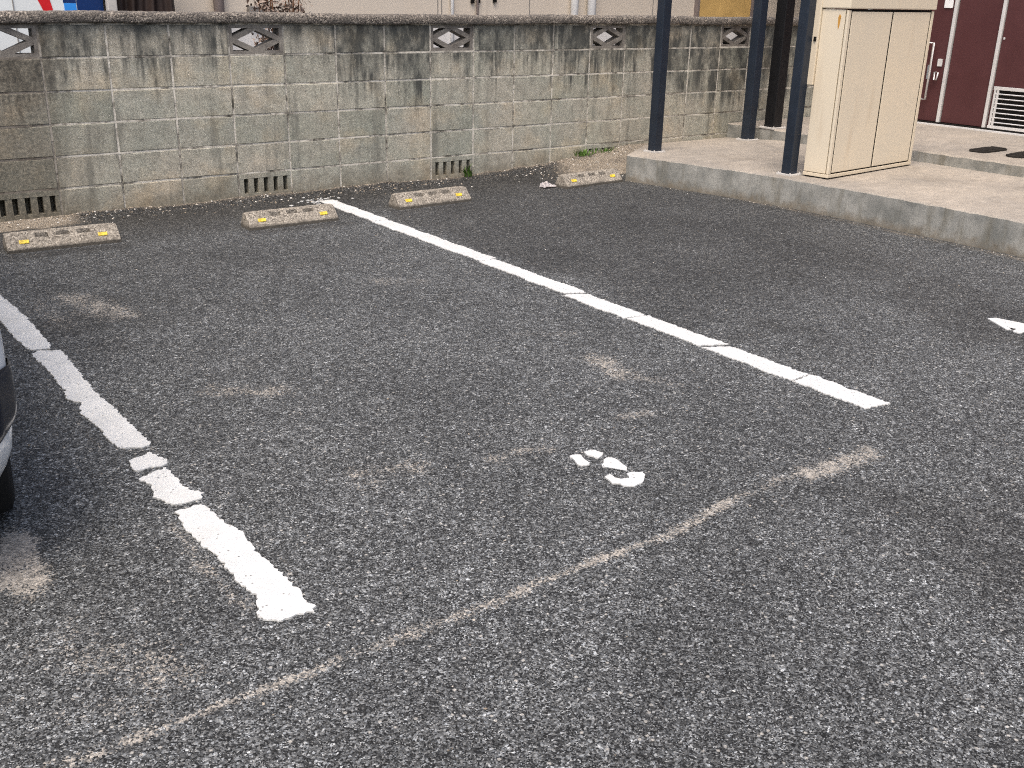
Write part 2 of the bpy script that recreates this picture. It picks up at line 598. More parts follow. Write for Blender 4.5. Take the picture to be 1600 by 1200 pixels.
# ------------------------------------------------------------------ ground
def gh(x, y):
    x = np.asarray(x, float); y = np.asarray(y, float)
    d = -y
    h = .004 * (fbm(x, y, 1.1, 3) - .5) + .003 * (fbm(x, y, 5, 5, 2) - .5)
    n = fbm(x, y * 0, 3.0, 11)
    fil = (.014 + .045 * n) * np.exp(-np.clip(d, 0, None) ** 2 / .06 ** 2)
    h = h + np.where(d > -.02, fil, fil)
    # bank of soil in the corner by the platform
    bank = .095 * sstep(3.7, 4.9, x) * (1 - sstep(.10, .62, d))
    bank = bank + .03 * sstep(2.6, 4.0, x) * (1 - sstep(.05, .3, d))
    return h + np.where(d < 3, bank, 0)


def seg_d(x, y, x1, y1, x2, y2):
    dx, dy = x2 - x1, y2 - y1
    t = np.clip(((x - x1) * dx + (y - y1) * dy) / (dx * dx + dy * dy + 1e-9), 0, 1)
    return np.hypot(x - x1 - t * dx, y - y1 - t * dy)


xs = np.unique(np.concatenate([np.array([-300, -80, -30, -12, -6, -4, -3]), np.arange(-2.5, 5.3, .022), np.array([5.6, 6.5, 9, 14, 30, 80, 300])]))
ys = np.unique(np.concatenate([np.array([-300, -80, -30, -14, -9, -8, -7.5]), np.arange(-7.0, .12, .022), np.array([.2, .5, 1, 2, 4, 8, 20, 80, 300])]))
GX, GY = np.meshgrid(xs, ys)
GZ = gh(GX, GY)
GZ = np.where(GY > .1, 0, GZ)
# lively edges for the stains
wx = GX + .10 * (fbm(GX, GY, 6, 21) - .5); wy = GY + .10 * (fbm(GX, GY, 6, 31) - .5)
sx_ = GX; sy_ = GY + .035 * (fbm(GX, GY, 9, 41) - .5)
dust = np.zeros_like(GX)
def blot(x1, y1, x2, y2, w, a):
    global dust
    d = seg_d(wx, wy, x1, y1, x2, y2)
    dust = np.maximum(dust, .88 * a * np.exp(-(d / w) ** 2))
# long dusty seam across the front of the bays
sw = .016 + .030 * fbm(GX, GY * 0, 2.2, 51) ** 2 * 2
sa = .42 + .70 * (fbm(GX, GY * 0, 1.7, 61))
inx = sstep(-1.75, -1.2, GX) * (1 - sstep(1.27, 1.34, GX))
yc = -5.195 + .045 * sstep(.3, .8, GX) - .02 * sstep(1.0, 1.3, GX)
dust = np.maximum(dust, sa * inx * np.exp(-((sy_ - yc) / sw) ** 2))
blot(1.03, -5.15, 1.30, -5.18, .07, .85)
blot(-1.18, -4.78, -1.02, -5.04, .13, .55)
blot(-1.30, -5.0, -1.1, -5.1, .10, .4)
blot(-.20, -4.37, -.02, -4.42, .07, .62)
blot(-.22, -4.46, -.18, -4.48, .06, .5)
blot(.22, -4.50, .42, -4.54, .055, .62)
blot(1.15, -3.94, 1.14, -4.15, .10, .72)
blot(1.14, -4.15, 1.22, -4.34, .07, .6)
blot(.80, -4.46, 1.01, -4.52, .045, .55)
blot(1.05, -3.49, 1.31, -3.63, .06, .45)
blot(-.30, -3.42, -.12, -3.56, .09, .60)
blot(-.42, -1.88, -.32, -2.25, .16, .62)
blot(-.60, -1.90, -.55, -2.3, .12, .5)
blot(1.0, -2.40, 1.15, -2.49, .10, .5)
blot(.55, -1.9, 1.3, -1.8, .12, .33)
blot(.5, -5.5, .9, -5.45, .12, .3)
blot(2.6, -2.0, 3.2, -2.3, .15, .25)
blot(-.80, -4.35, -.77, -4.88, .03, .62)
blot(-.63, -4.3, -.61, -4.9, .015, .5)
blot(-.80, -2.6, -.79, -3.8, .02, .45)
blot(-.65, -1.7, -.64, -3.9, .03, .35)
# dark, damp tarmac
dark = .9 * (1 - sstep(.25, 1.25, -GY + .25 * (fbm(GX, GY, 3, 75) - .5))) * (GY < .05)
dark = np.maximum(dark, .62 * sstep(1.75, 1.95, GX + .3 * (fbm(GX, GY, 2, 71) - .5)) * (1 - sstep(2.6, 4.6, -GY + 1.2 * (fbm(GX, GY, 1.2, 73) - .5))))
dark = np.maximum(dark, .35 * np.exp(-(seg_d(wx, wy, .2, -1.5, .9, -1.7) / .5) ** 2))
dark = np.maximum(dark, .5 * (fbm(GX, GY, .9, 77) > .60) * sstep(.60, .72, fbm(GX, GY, .9, 77)))
dark = np.maximum(dark, 1.0 * np.exp(-(np.hypot(wx + 1.215, wy + 4.235) / .05) ** 2))
for (a, b, c, d_) in ((-.5, -.86, .12, -.9), (.88, -.97, 1.5, -.97), (2.0, -.9, 2.68, -.87), (3.55, -.8, 4.25, -.74)):
    dark = np.maximum(dark, .7 * np.exp(-(seg_d(wx, wy, a, b, c, d_) / .10) ** 2))
# sand and grit
sand = .55 * np.exp(-np.clip(-GY, 0, None) ** 2 / (.012 + .05 * fbm(GX, GY * 0, 1.6, 81)) ** 2) * (GY < .12)
sand = np.maximum(sand, 1.0 * (1 - sstep(-.15, .25, GX)) * (1 - sstep(.10, .24, -GY + .1 * (fbm(GX, GY, 8, 83) - .5))) * (GY < .12))
cor = sstep(3.75, 4.25, GX + .25 * (fbm(GX, GY, 5, 85) - .5)) * (1 - sstep(.38, .56, -GY + .12 * (fbm(GX, GY, 7, 87) - .5))) * (GY < .12)
sand = np.maximum(sand, .78 * cor * (.55 + .7 * fbm(GX, GY, 9, 99, 3)))
dpu = np.hypot((wx + 1.20) / .085, (wy + 4.34) / .22)
dust = np.maximum(dust, .95 * (1 - sstep(.45, 1.35, dpu + .5 * (fbm(GX, GY, 14, 96, 3) - .5))))
sand = np.where(np.hypot(wx + 1.215, wy + 4.235) < .045, 0, sand)
sand = np.maximum(sand, .75 * np.exp(-((GX - 4.50) / .05) ** 2) * (GY < -.7) * fbm(GX, GY, 6, 89))
nx, ny = len(xs), len(ys)
co = np.stack([GX, GY, GZ], -1).reshape(-1, 3)
idx = np.arange(nx * ny).reshape(ny, nx)
quads = np.stack([idx[:-1, :-1], idx[:-1, 1:], idx[1:, 1:], idx[1:, :-1]], -1).reshape(-1, 4)
dust = np.minimum(dust, .85) * (.30 + .75 * fbm(GX, GY, 14, 95, 3) + .55 * fbm(GX, GY, 42, 94, 2))
me = bpy.data.meshes.new('ground')
me.vertices.add(len(co)); me.vertices.foreach_set('co', co.ravel())
me.loops.add(quads.size); me.loops.foreach_set('vertex_index', quads.ravel())
me.polygons.add(len(quads))
me.polygons.foreach_set('loop_start', np.arange(0, quads.size, 4))
me.polygons.foreach_set('loop_total', np.full(len(quads), 4))
me.update()
at = me.attributes.new('dirt', 'FLOAT_COLOR', 'POINT')
at.data.foreach_set('color', np.stack([np.clip(dust, 0, 1.2), np.clip(dark, 0, 1), np.clip(sand, 0, 1.2), np.ones_like(dust)], -1).astype(np.float32).ravel())
me.polygons.foreach_set('use_smooth', [True] * len(me.polygons))
kind(link('ground', me, M['asphalt']), 'structure')

# ------------------------------------------------------------------ concrete platform and upper step
PZ = .21
def plat_z(y):
    return .16 + (PZ - .16) * float(sstep(0, .7, -y))
pts = [(4.27, -.68), (4.36, -1.15), (4.46, -1.65), (4.53, -2.1), (4.552, -2.7), (4.553, -3.91), (4.556, -5.2), (4.56, -9.0)]
bm = bmesh.new()
out = []
for (a, b) in zip(pts, pts[1:]):
    L = math.dist(a, b); k = max(1, int(L / .05)) if b[1] > -5.3 else 4
    for i in range(k):
        t = i / k
        out.append((a[0] + (b[0] - a[0]) * t + random.uniform(-.002, .003), a[1] + (b[1] - a[1]) * t))
out.append(pts[-1])
lip = []
prev = None
for (x, y) in out:
    z = plat_z(y) + random.uniform(-.0015, .0015)
    ch = random.uniform(.004, .011)
    r = [bm.verts.new((x + .012 * random.uniform(-.3, .3), y, -.10)), bm.verts.new((x, y, z - ch)),
         bm.verts.new((x + ch * .9, y, z)), bm.verts.new((x + .15, y, z)), bm.verts.new((8.2, y * .985, plat_z(y)))]
    if prev:
        for i in range(4):
            bm.faces.new((prev[i], r[i], r[i + 1], prev[i + 1]))
    else:
        first = r
    prev = r
# slanted end towards the block wall
e0 = first
e1 = [bm.verts.new((5.12, .0, -.10)), bm.verts.new((5.12, .0, .150)), bm.verts.new((5.13, .0, .160)), bm.verts.new((5.28, .0, .160)), bm.verts.new((8.2, .0, .16))]
for i in range(4):
    bm.faces.new((e1[i], e0[i], e0[i + 1], e1[i + 1]))
me = to_mesh(bm, 'platform')
kind(link('concrete_platform', me, M['slab']), 'structure')
bm = bmesh.new()
prev = None
for i in range(121):
    y = -.02 - i * .07
    x = 6.19 + random.uniform(-.003, .003) + .01 * math.sin(y * 3)
    ch = random.uniform(.006, .014)
    r = [bm.verts.new((x, y, .10)), bm.verts.new((x, y, .30 - ch)), bm.verts.new((x + ch, y, .30)), bm.verts.new((8.2, y, .302))]
    if prev:
        for q in range(3):
            bm.faces.new((prev[q], r[q], r[q + 1], prev[q + 1]))
    else:
        bm.faces.new(r)
    prev = r
kind(link('upper_step', to_mesh(bm, 'upper_step'), M['slab']), 'structure')

# ------------------------------------------------------------------ block wall
wall = thing('block_wall', 'weathered grey concrete block wall with diamond openwork blocks and coping', 'wall')
J0, J1, NR = -6, 21, 6
def block_mesh(seed):
    rr = random.Random(seed)
    bm = bmesh.new()
    add_box(bm, -.1938, .1938, 0, .10, -.0938, .0938)
    es = [e for e in bm.edges]
    bmesh.ops.bevel(bm, geom=es, offset=.0035, segments=1, affect='EDGES')
    for v in bm.verts:
        v.co += Vector((rr.uniform(-.0012, .0012), rr.uniform(-.0008, .0008), rr.uniform(-.0012, .0012)))
    m = to_mesh(bm, 'concrete_block')
    m.materials.append(M['block'])
    return m
BM = [block_mesh(i) for i in range(6)]
# openwork block: frame and a rhombus of bars
bm = bmesh.new()
add_box(bm, -.195, .195, .0, .10, .073, .095)
add_box(bm, -.195, .195, .0, .10, -.095, -.073)
add_box(bm, -.195, -.170, .001, .099, -.073, .073)
add_box(bm, .170, .195, .001, .099, -.073, .073)
w = .017
for sx in (-1, 1):
    for sz in (-1, 1):
        a = Vector((sx * .176, 0)); b = Vector((0, sz * .078))
        d = (b - a).normalized(); nrm = Vector((-d.y, d.x)) * w
        a2 = a - d * .01; b2 = b + d * .01
        k = .003 if sx * sz > 0 else .0045
        add_prism(bm, [a2 + nrm, b2 + nrm, b2 - nrm, a2 - nrm], 'y', k, .1 - k)
OPEN = to_mesh(bm, 'openwork_block'); OPEN.materials.append(M['openwork'])
# vent block: five slots, closed at the back
bm = bmesh.new()
add_box(bm, -.195, .195, 0, .10, .062, .095)
add_box(bm, -.195, .195, 0, .10, -.095, -.045)
edges = [-.195, -.158, -.122, -.084, -.048, -.012, .024, .060, .096, .132, .168, .195]
edges = [-.195]
for i in range(5):
    c = -.145 + i * .0745
    edges += [c - .017, c + .017]
edges.append(.195)
for i in range(0, len(edges), 2):
    add_box(bm, edges[i], edges[i + 1], .0015, .0985, -.045, .062)
add_box(bm, -.193, .193, .080, .097, -.044, .061)
VENT = to_mesh(bm, 'vent_block'); VENT.materials.append(M['block'])
for j in range(J0, J1):
    for r in range(NR):
        c = (j * .4 + .2, random.uniform(-.0018, .0018), 1.1 - .2 * r)
        rot = (random.uniform(-.004, .004), random.uniform(-.0025, .0025), random.uniform(-.004, .004))
        if r == 0 and j % 4 == 3:
            link('openwork_block', OPEN, None, wall, (c[0], .004, c[2]))
        elif r == 5 and j % 4 == 3:
            link('vent_block', VENT, None, wall, c)
        else:
            link('concrete_block', random.choice(BM), None, wall, c, rot)
bm = bmesh.new()
W0, W1 = J0 * .4, J1 * .4
for r in range(NR + 1):
    z = 1.2 - .2 * r
    # bed joint in short runs, each pointed a little deeper or prouder
    x = W0
    while x < W1 - .01:
        L = min(random.uniform(.08, .3), W1 - x)
        add_box(bm, x, x + L, random.uniform(.0002, .0045), .096, z - .0065, z + .0065)
        x += L
for j in range(J0, J1 + 1):
    for r in range(NR):
        for q in range(2):
            z0 = 1.2 - .2 * (r + 1) + .0065 + q * .0935
            add_box(bm, j * .4 - .0065, j * .4 + .0065, random.uniform(.0002, .0045), .095, z0, z0 + .0935)
link('mortar', to_mesh(bm, 'mortar'), M['mortar'], wall)
# coping
prof = [(-.024, 1.204), (-.030, 1.212), (-.031, 1.245), (-.024, 1.262), (-.008, 1.270), (.05, 1.273), (.108, 1.270), (.124, 1.262), (.131, 1.245), (.130, 1.212), (.124, 1.204)]
bm = bmesh.new()
prev = None
n = int((W1 - W0) / .025)
for i in range(n + 1):
    x = W0 + (W1 - W0) * i / n
    wob = .0035 * math.sin(x * 1.7) + .002 * math.sin(x * 5.1)
    r = [bm.verts.new((x, a + random.uniform(-.0022, .0022), b + wob + random.uniform(-.0022, .0022))) for a, b in prof]
    if prev:
        for q in range(len(r)):
            bm.faces.new((prev[q], r[q], r[(q + 1) % len(r)], prev[(q + 1) % len(r)]))
    else:
        bm.faces.new(r)
    prev = r
bm.faces.new(prev[::-1])
link('coping', to_mesh(bm, 'coping', True), M['coping'], wall)

# ------------------------------------------------------------------ painted markings
def ragged(poly, step=.008, amp=.006, seed=1, wob=.008):
    rr = random.Random(seed)
    P = []
    n = len(poly)
    for i in range(n):
        a = Vector(poly[i]); b = Vector(poly[(i + 1) % n])
        L = (b - a).length
        k = max(1, int(L / step))
        nr = Vector((-(b - a).y, (b - a).x)).normalized() if L > 0 else Vector((0, 0))
        for q in range(k):
            p = a.lerp(b, q / k)
            p = p + nr * (rr.uniform(-amp, amp) + wob * (float(fbm(p.x, p.y, 28, seed, 2)) - .5))
            P.append(p)
    return P

def patch(name, poly, mat, parent, seed=1, th=.0045, amp=.006, step=.008, wob=.009):
    P = ragged(poly, step, amp, seed, wob)
    bm = bmesh.new()
    vs = [bm.verts.new((p.x, p.y, 0)) for p in P]
    f = bm.faces.new(vs)
    bmesh.ops.triangulate(bm, faces=[f])
    top = bm.faces[:]
    ext = bmesh.ops.extrude_face_region(bm, geom=top)
    for v in [g for g in ext['geom'] if isinstance(g, bmesh.types.BMVert)]:
        v.co.z = 1.0
    for v in bm.verts:
        z = float(gh(v.co.x, v.co.y))
        v.co.z = z + (th if v.co.z > .5 else -.006)
    return link(name, to_mesh(bm, name), mat, parent)

def strip(x0, x1, ya, yb, n=14, j=.006, seed=0, skewa=0, skewb=0):
    rr = random.Random(seed)
    L = [(x0 + rr.uniform(-j, j), ya + skewa * 0 + (yb - ya) * i / n) for i in range(n + 1)]
    Rr = [(x1 + rr.uniform(-j, j), ya + skewa + (yb + skewb - ya - skewa) * i / n) for i in range(n + 1)]
    return L[::-1] + Rr

# line between the two bays, running to the wall; three breaks
l1 = thing('parking_line', 'long white painted line between the bays ending beside the second wheel stop', 'parking line', (0, 0, 0), 0, 'painted bay lines')
segs = [(1.690, 1.802, -.24, -1.05, 0, -.01), (1.680, 1.796, -1.053, -2.32, -.01, .015), (1.666, 1.782, -2.330, -3.090, .012, -.05),
        (1.644, 1.762, -3.112, -3.58, -.05, -.02), (1.654, 1.770, -3.590, -4.06, -.02, -.06), (1.640, 1.756, -4.086, -4.575, -.06, .01), (1.642, 1.768, -4.583, -4.925, .01, -.02)]
for i, (a, b, c, d, s1, s2) in enumerate(segs):
    patch('paint_patch', strip(a, b, c, d, max(3, int((c - d) / .07)), .007, i + 3, s1, s2), M['paint'], l1, 20 + i)
# flecks of paint at its far end
rr = random.Random(4)
bm = bmesh.new()
for i in range(46):
    x = 1.70 + rr.gauss(0, .10); y = -.24 + rr.gauss(.0, .075)
    s = rr.uniform(.006, .016)
    if y > -.06: continue
    z = float(gh(x, y))
    ang = [q * 1.2566 + rr.uniform(-.4, .4) for q in range(5)]
    add_prism(bm, [(x + math.cos(t) * s * rr.uniform(.6, 1.2), y + math.sin(t) * s * rr.uniform(.6, 1.2)) for t in ang], 'z', z - .004, z + .004)
kind(link('paint_fleck', to_mesh(bm, 'paint_fleck'), M['paint'], l1), 'stuff')

l2 = thing('parking_line', 'broken white painted line beside the white car, cracked into pieces', 'parking line', (0, 0, 0), 0, 'painted bay lines')
pa1 = [(-.79, -.95), (-.69, -.95), (-.70, -1.3), (-.702, -1.658), (-.691, -1.796), (-.679, -2.04), (-.681, -2.295), (-.684, -2.551), (-.698, -2.606), (-.772, -2.585),
       (-.785, -2.372), (-.783, -2.13), (-.79, -1.6), (-.785, -1.3)]
pa2 = [(-.776, -2.640), (-.74, -2.612), (-.666, -2.652), (-.671, -2.918), (-.674, -3.07), (-.680, -3.193), (-.673, -3.37), (-.667, -3.548), (-.664, -3.67), (-.655, -3.782), (-.685, -3.806),
       (-.757, -3.775), (-.762, -3.723), (-.762, -3.563), (-.780, -3.397), (-.752, -3.295), (-.786, -3.236), (-.769, -3.136), (-.769, -2.875)]
pb = [(-.762, -3.881), (-.683, -3.856), (-.654, -3.944), (-.673, -3.973), (-.766, -3.969)]
pc = [(-.770, -4.029), (-.677, -3.995), (-.680, -4.113), (-.669, -4.181), (-.641, -4.23), (-.665, -4.257), (-.71, -4.264), (-.748, -4.245), (-.773, -4.171), (-.758, -4.107)]
pd = [(-.75, -4.299), (-.676, -4.293), (-.661, -4.373), (-.662, -4.447), (-.641, -4.519), (-.649, -4.602), (-.651, -4.695), (-.638, -4.784), (-.64, -4.858), (-.634, -4.894),
      (-.647, -4.916), (-.637, -4.973), (-.65, -4.989), (-.705, -4.976), (-.737, -4.982), (-.762, -4.951), (-.765, -4.925), (-.736, -4.845), (-.751, -4.761), (-.744, -4.655),
      (-.744, -4.591), (-.758, -4.515), (-.761, -4.438), (-.756, -4.363)]
for i, q in enumerate((pa1, pa2, pb, pc, pd)):
    patch('paint_patch', q[::-1], M['paint'], l2, 40 + i, amp=.005)

n3 = thing('painted_number', 'white painted number 3 on the tarmac between the two lines', 'painted number', (0, 0, 0), 0, 'painted bay numbers')
g3 = [[(0.443, -4.638), (0.468, -4.64), (0.482, -4.652), (0.469, -4.685), (0.467, -4.716), (0.456, -4.726), (0.426, -4.718), (0.428, -4.696), (0.439, -4.671)],
      [(0.504, -4.64), (0.534, -4.638), (0.545, -4.651), (0.554, -4.682), (0.535, -4.696), (0.511, -4.704), (0.508, -4.681), (0.499, -4.666)],
      [(0.522, -4.723), (0.539, -4.717), (0.556, -4.729), (0.556, -4.752), (0.551, -4.772), (0.547, -4.804), (0.526, -4.83), (0.519, -4.808), (0.504, -4.787), (0.483, -4.762), (0.487, -4.75), (0.5, -4.744)],
      [(0.436, -4.823), (0.465, -4.817), (0.461, -4.843), (0.47, -4.86), (0.497, -4.872), (0.514, -4.844), (0.532, -4.843), (0.563, -4.863), (0.555, -4.883), (0.528, -4.909), (0.506, -4.921), (0.472, -4.92), (0.447, -4.903), (0.449, -4.883), (0.427, -4.869), (0.435, -4.847)]]
for i, q in enumerate(g3):
    patch('stroke', q[::-1], M['paint'], n3, 60 + i, amp=.0015, step=.006, wob=.003)
n4 = thing('painted_number', 'white painted number 4 on the tarmac at the right edge', 'painted number', (0, 0, 0), 0, 'painted bay numbers')
g4 = [[(3.140, -4.538), (3.186, -4.560), (3.196, -4.610), (3.210, -4.660), (3.214, -4.700), (3.256, -4.702), (3.262, -4.748), (3.216, -4.752), (3.216, -4.838), (3.158, -4.840),
       (3.152, -4.754), (3.048, -4.752), (3.050, -4.718), (3.124, -4.702), (3.128, -4.642), (3.070, -4.698), (3.053, -4.686), (3.110, -4.592)]]
for i, q in enumerate(g4):
    patch('stroke', q[::-1], M['paint'], n4, 70 + i, amp=.0015, step=.006, wob=.003)

# ------------------------------------------------------------------ wheel stops
bm = bmesh.new()
sec = [(0, -.02), (0, .022), (.070, .102), (.112, .102), (.150, .030), (.150, -.02)]
A = []
nst = 24
for i in range(nst + 1):
    x = -.31 + .62 * i / nst
    end = i in (0, nst)
    ring = []
    for (y, z) in sec:
        yy = .075 + (y - .075) * (.97 if end else 1)
        zz = z * (.965 if end and z > .05 else 1)
        ring.append(bm.verts.new((x * (.988 if end and z > .05 else 1), yy + random.uniform(-.0009, .0009), zz + random.uniform(-.0009, .0009))))
    A.append(ring)
for a, b in zip(A, A[1:]):
    for q in range(6):
        bm.faces.new((a[q], b[q], b[(q + 1) % 6], a[(q + 1) % 6]))
bm.faces.new(A[0]); bm.faces.new(A[-1][::-1])
stop_me = to_mesh(bm, 'wheel_stop_body')
cb = bmesh.new()
for c in (-.115, 0, .115):
    add_box(cb, c - .036, c + .036, .046, .064, .052, .2)
stop_me = cut(stop_me, cb)
stop_me.materials.clear(); stop_me.materials.append(M['stop'])
bm = bmesh.new()
ang = math.atan2(.080, .070)
add_box(bm, -.026, .026, -.012, .012, -.006, .004, .003)
bmesh.ops.rotate(bm, verts=bm.verts, cent=(0, 0, 0), matrix=Matrix.Rotation(ang, 3, 'X'))
ref_me = to_mesh(bm, 'reflector'); ref_me.materials.append(M['yellow'])
for x, y, rz, lab in ((-.18, -.80, -.03, 'concrete wheel stop nearest the white car, at the left edge'),
                      (1.205, -.905, .0, 'concrete wheel stop touching the far end of the long white line'),
                      (2.345, -.80, .03, 'concrete wheel stop just right of the long white line'),
                      (3.90, -.735, .06, 'concrete wheel stop nearest the raised platform corner, by a paper scrap')):
    t = thing('wheel_stop', lab, 'wheel stop', (x, y, float(gh(x, y + .08)) - .004), rz, 'concrete wheel stops along the wall')
    link('stop_body', stop_me, None, t)
    for c in (-.215, .215):
        link('reflector', ref_me, None, t, (c, .0300, .0575))

# ------------------------------------------------------------------ posts
def post(x, y, z, w, mat, label, rz=0.0, base=True, top=3.0):
    t = thing('steel_post', label, 'post', (x, y, z), rz, 'dark posts on the platform')
    box('shaft', (-w / 2, w / 2, -w / 2, w / 2, .006 if base else 0, top - z), mat, t, .006)
    if base:
        box('base_plate', (-w * .82, w * .82, -w * .82, w * .82, -.004, .011), M['galv'], t, .002)
        for a, b in ((-1, -1), (1, -1), (-1, 1), (1, 1)):
            bm = bmesh.new()
            add_tube(bm, [(a * w * .67, b * w * .67, .009), (a * w * .67, b * w * .67, .022)], .006, 6)
            link('bolt', to_mesh(bm, 'bolt'), M['galv'], t)
    return t
post(4.60, -.66, PZ, .082, M['navy'], 'navy steel post at the corner of the raised platform')
post(6.05, -.40, plat_z(-.40), .092, M['navy'], 'navy steel post standing next to the thick black post')
post(4.68, -2.02, PZ, .082, M['navy'], 'navy steel post standing beside the cream cabinet')
post(6.27, -.50, .301, .115, M['black'], 'thick black post on the upper step behind the others', 0, True)

# ------------------------------------------------------------------ cream storage cabinet
cab = thing('storage_cabinet', 'tall cream steel storage cabinet with two doors on the platform', 'cabinet', (4.748, -2.32, PZ), math.radians(5))
CW, CD, CH = 1.19, .215, 1.165
cm = M['cabinet']
box('base_rail', (.0, CW, .0, CD, .010, .034), cm, cab, .003)
box('body', (.004, CW - .004, .030, CD - .002, .038, CH), cm, cab, .004)
box('base_gap_shade', (.012, CW - .012, .012, CD - .012, -.002, .0095), M['dark'], cab, 0)  # dark filler standing in for the shade beneath the base rail
box('corner_stile', (.002, .035, .003, .021, .036, CH - .004), cm, cab, .003)
box('corner_stile', (CW - .035, CW - .002, .003, .021, .036, CH - .004), cm, cab, .003)
for a, b in ((.053, .583), (.605, CW - .053)):
    d = box('door', (a, b, .004, .020, .044, CH - .012), cm, cab, .004)
d2 = d
box('door_gap_shade', (.030, CW - .030, .010, .0295, .0365, CH + .004), M['dark'], cab, 0)  # dark box behind the doors, paints the shade seen in their gaps
box('top_band', (-.006, CW + .006, -.008, CD + .004, CH + .006, CH + .17), cm, cab, .008)
box('roof_lid', (-.018, CW + .018, -.022, CD + .012, CH + .172, CH + .20), cm, cab, .008)
box('side_cover', (-.012, .05, CD + .001, CD + .065, .65, CH + .10), cm, cab, .004)
box('side_hook', (-.022, -.0125, CD + .012, CD + .03, .95, .98), M['dark'], cab, .002)
bm = bmesh.new()
add_prism(bm, [(.060, 1.12), (.073, 1.135), (.082, 1.115), (.079, 1.06), (.073, 1.03), (.066, 1.06)], 'x', .0025, .0045)
link('rust_streak', to_mesh(bm, 'rust_streak'), M['rust'], cab)

# ------------------------------------------------------------------ maroon building on the right
bld = thing('apartment_building', 'maroon clad building front with pale door trims behind the cream cabinet', 'building', (8.0, 0, .30))
box('wall', (.03, 5, -9, .30, -.2, 4.6), M['maroon'], bld, 0)
def leaf(y0, y1, name):
    return box(name, (-.012, .028, y1, y0, .035, 2.25), M['maroon'], bld, .004)
d1 = leaf(-.20, -1.10, 'door')
leaf(-1.155, -1.59, 'side_panel')
d2 = leaf(-1.635, -2.55, 'door')
leaf(-2.60, -4.4, 'side_panel')
for y in (-.17, -1.128, -1.612, -2.575):
    box('door_trim', (-.030, .027, y - .016, y + .016, .032, 2.27), M['alu'], bld, .004)
box('door_trim', (-.030, .027, -4.4, -.15, 2.272, 2.31), M['alu'], bld, .004)
box('threshold', (-.055, .027, -4.4, -.15, -.002, .018), M['alu'], bld, .003)
box('threshold', (-.040, .027, -4.4, -.15, .0185, .031), M['dark'], bld, .002)
# long pull handle, lock and lever on the first door
h = tube('pull_handle', [(-.012, -.90, .77), (-.07, -.90, .77), (-.07, -.985, .77), (-.07, -.985, .24), (-.07, -.90, .24), (-.012, -.90, .24)], .010, M['alu'], d1, 8)
box('lock_plate', (-.024, -.0125, -1.075, -1.025, .555, .625), M['alu'], d1, .003)
tube('lever', [(-.013, -1.02, .50), (-.04, -1.02, .50), (-.045, -1.03, .43), (-.045, -1.055, .43), (-.04, -1.062, .50)], .008, M['alu'], d1, 6)
box('glass_slot', (-.020, -.0125, -.965, -.925, .43, .56), M['lens'], d1, .002)
box('name_plate', (-.022, -.0125, -1.09, -1.0, 1.09, 1.16), M['white'], d1, .003)
box('peephole', (-.020, -.0125, -1.665, -1.650, .83, .85), M['alu'], d2, .002)
# louvred vent low in the second door
lv = link('louvre_vent', None, None, d2)
lv = box('louvre_vent', (-.022, -.0125, -2.47, -1.665, .045, .40), M['dark'], d2, .002)
for b in ((-2.48, -1.655, .385, .415), (-2.48, -1.655, .035, .062)):
    box('vent_frame', (-.036, -.0225, b[0], b[1], b[2], b[3]), M['alu'], lv, .002)
for y in (-1.672, -2.463, -1.70, -2.06):
    box('vent_frame', (-.035, -.0225, y - .010, y + .010, .0625, .3845), M['alu'], lv, .002)
sl = None
for i in range(7):
    bm = bmesh.new()
    add_box(bm, -.008, .008, -.40, .40, -.0035, .0035)
    bmesh.ops.rotate(bm, verts=bm.verts, cent=(0, 0, 0), matrix=Matrix.Rotation(.5, 3, 'Y'))
    sl = sl or to_mesh(bm, 'slat')
    if not sl.materials: sl.materials.append(M['alu'])
    link('slat', sl, None, lv, (-.026, -2.068, .090 + i * .043))
for o in [o for o in bpy.data.objects if o.name.startswith('louvre_vent') and o.data is None]:
    bpy.data.objects.remove(o)

# mats on the upper step
def mat_obj(x, y, rz, label):
    bm = bmesh.new()
    P = []
    for i in range(28):
        t = 2 * math.pi * i / 28
        c, s = math.cos(t), math.sin(t)
        P.append((.20 * math.copysign(abs(c) ** .6, c) + random.uniform(-.008, .008), .085 * math.copysign(abs(s) ** .6, s) + random.uniform(-.006, .006)))
    add_prism(bm, P, 'z', .0, .012)
    for i in range(7):
        add_box(bm, -.15 + i * .05 - .012, -.15 + i * .05 + .012, -.06, .06, .0125, .017)
    tag(link('rubber_mat', to_mesh(bm, 'rubber_mat'), M['rubber'], None, (x, y, .3035), (0, 0, rz)), label, 'mat', 'dark mats on the upper step')
mat_obj(6.70, -2.41, 0, 'small dark mat on the upper step next to the cream cabinet')
mat_obj(6.70, -2.72, .05, 'small dark mat on the upper step at the right edge')

# ------------------------------------------------------------------ white car on the left
car = thing('parked_car', 'white car parked beside the broken line, cut off by the left edge', 'car', (-1.849, 0, 0))
ST = [(-4.54, .46, .30, .60), (-4.50, .58, .25, .68), (-4.44, .655, .21, .74), (-4.34, .712, .19, .82), (-4.20, .735, .18, .88), (-3.95, .742, .18, .93), (-3.5, .738, .18, .985),
      (-2.9, .74, .18, 1.01), (-2.0, .74, .18, 1.03), (-1.4, .735, .19, 1.04), (-1.1, .72, .20, 1.05), (-.98, .69, .24, 1.04), (-.93, .64, .30, 1.0)]
STY = np.array([s[0] for s in ST])
def cw(y): return float(np.interp(y, STY, [s[1] for s in ST]))
def czb(y): return float(np.interp(y, STY, [s[2] for s in ST]))
def czt(y): return float(np.interp(y, STY, [s[3] for s in ST]))
FU = [0, .08, .2, .4, .6, .78, .9, .97, 1.0]
FX = [.80, .92, .975, 1.0, 1.0, .985, .955, .90, .78]
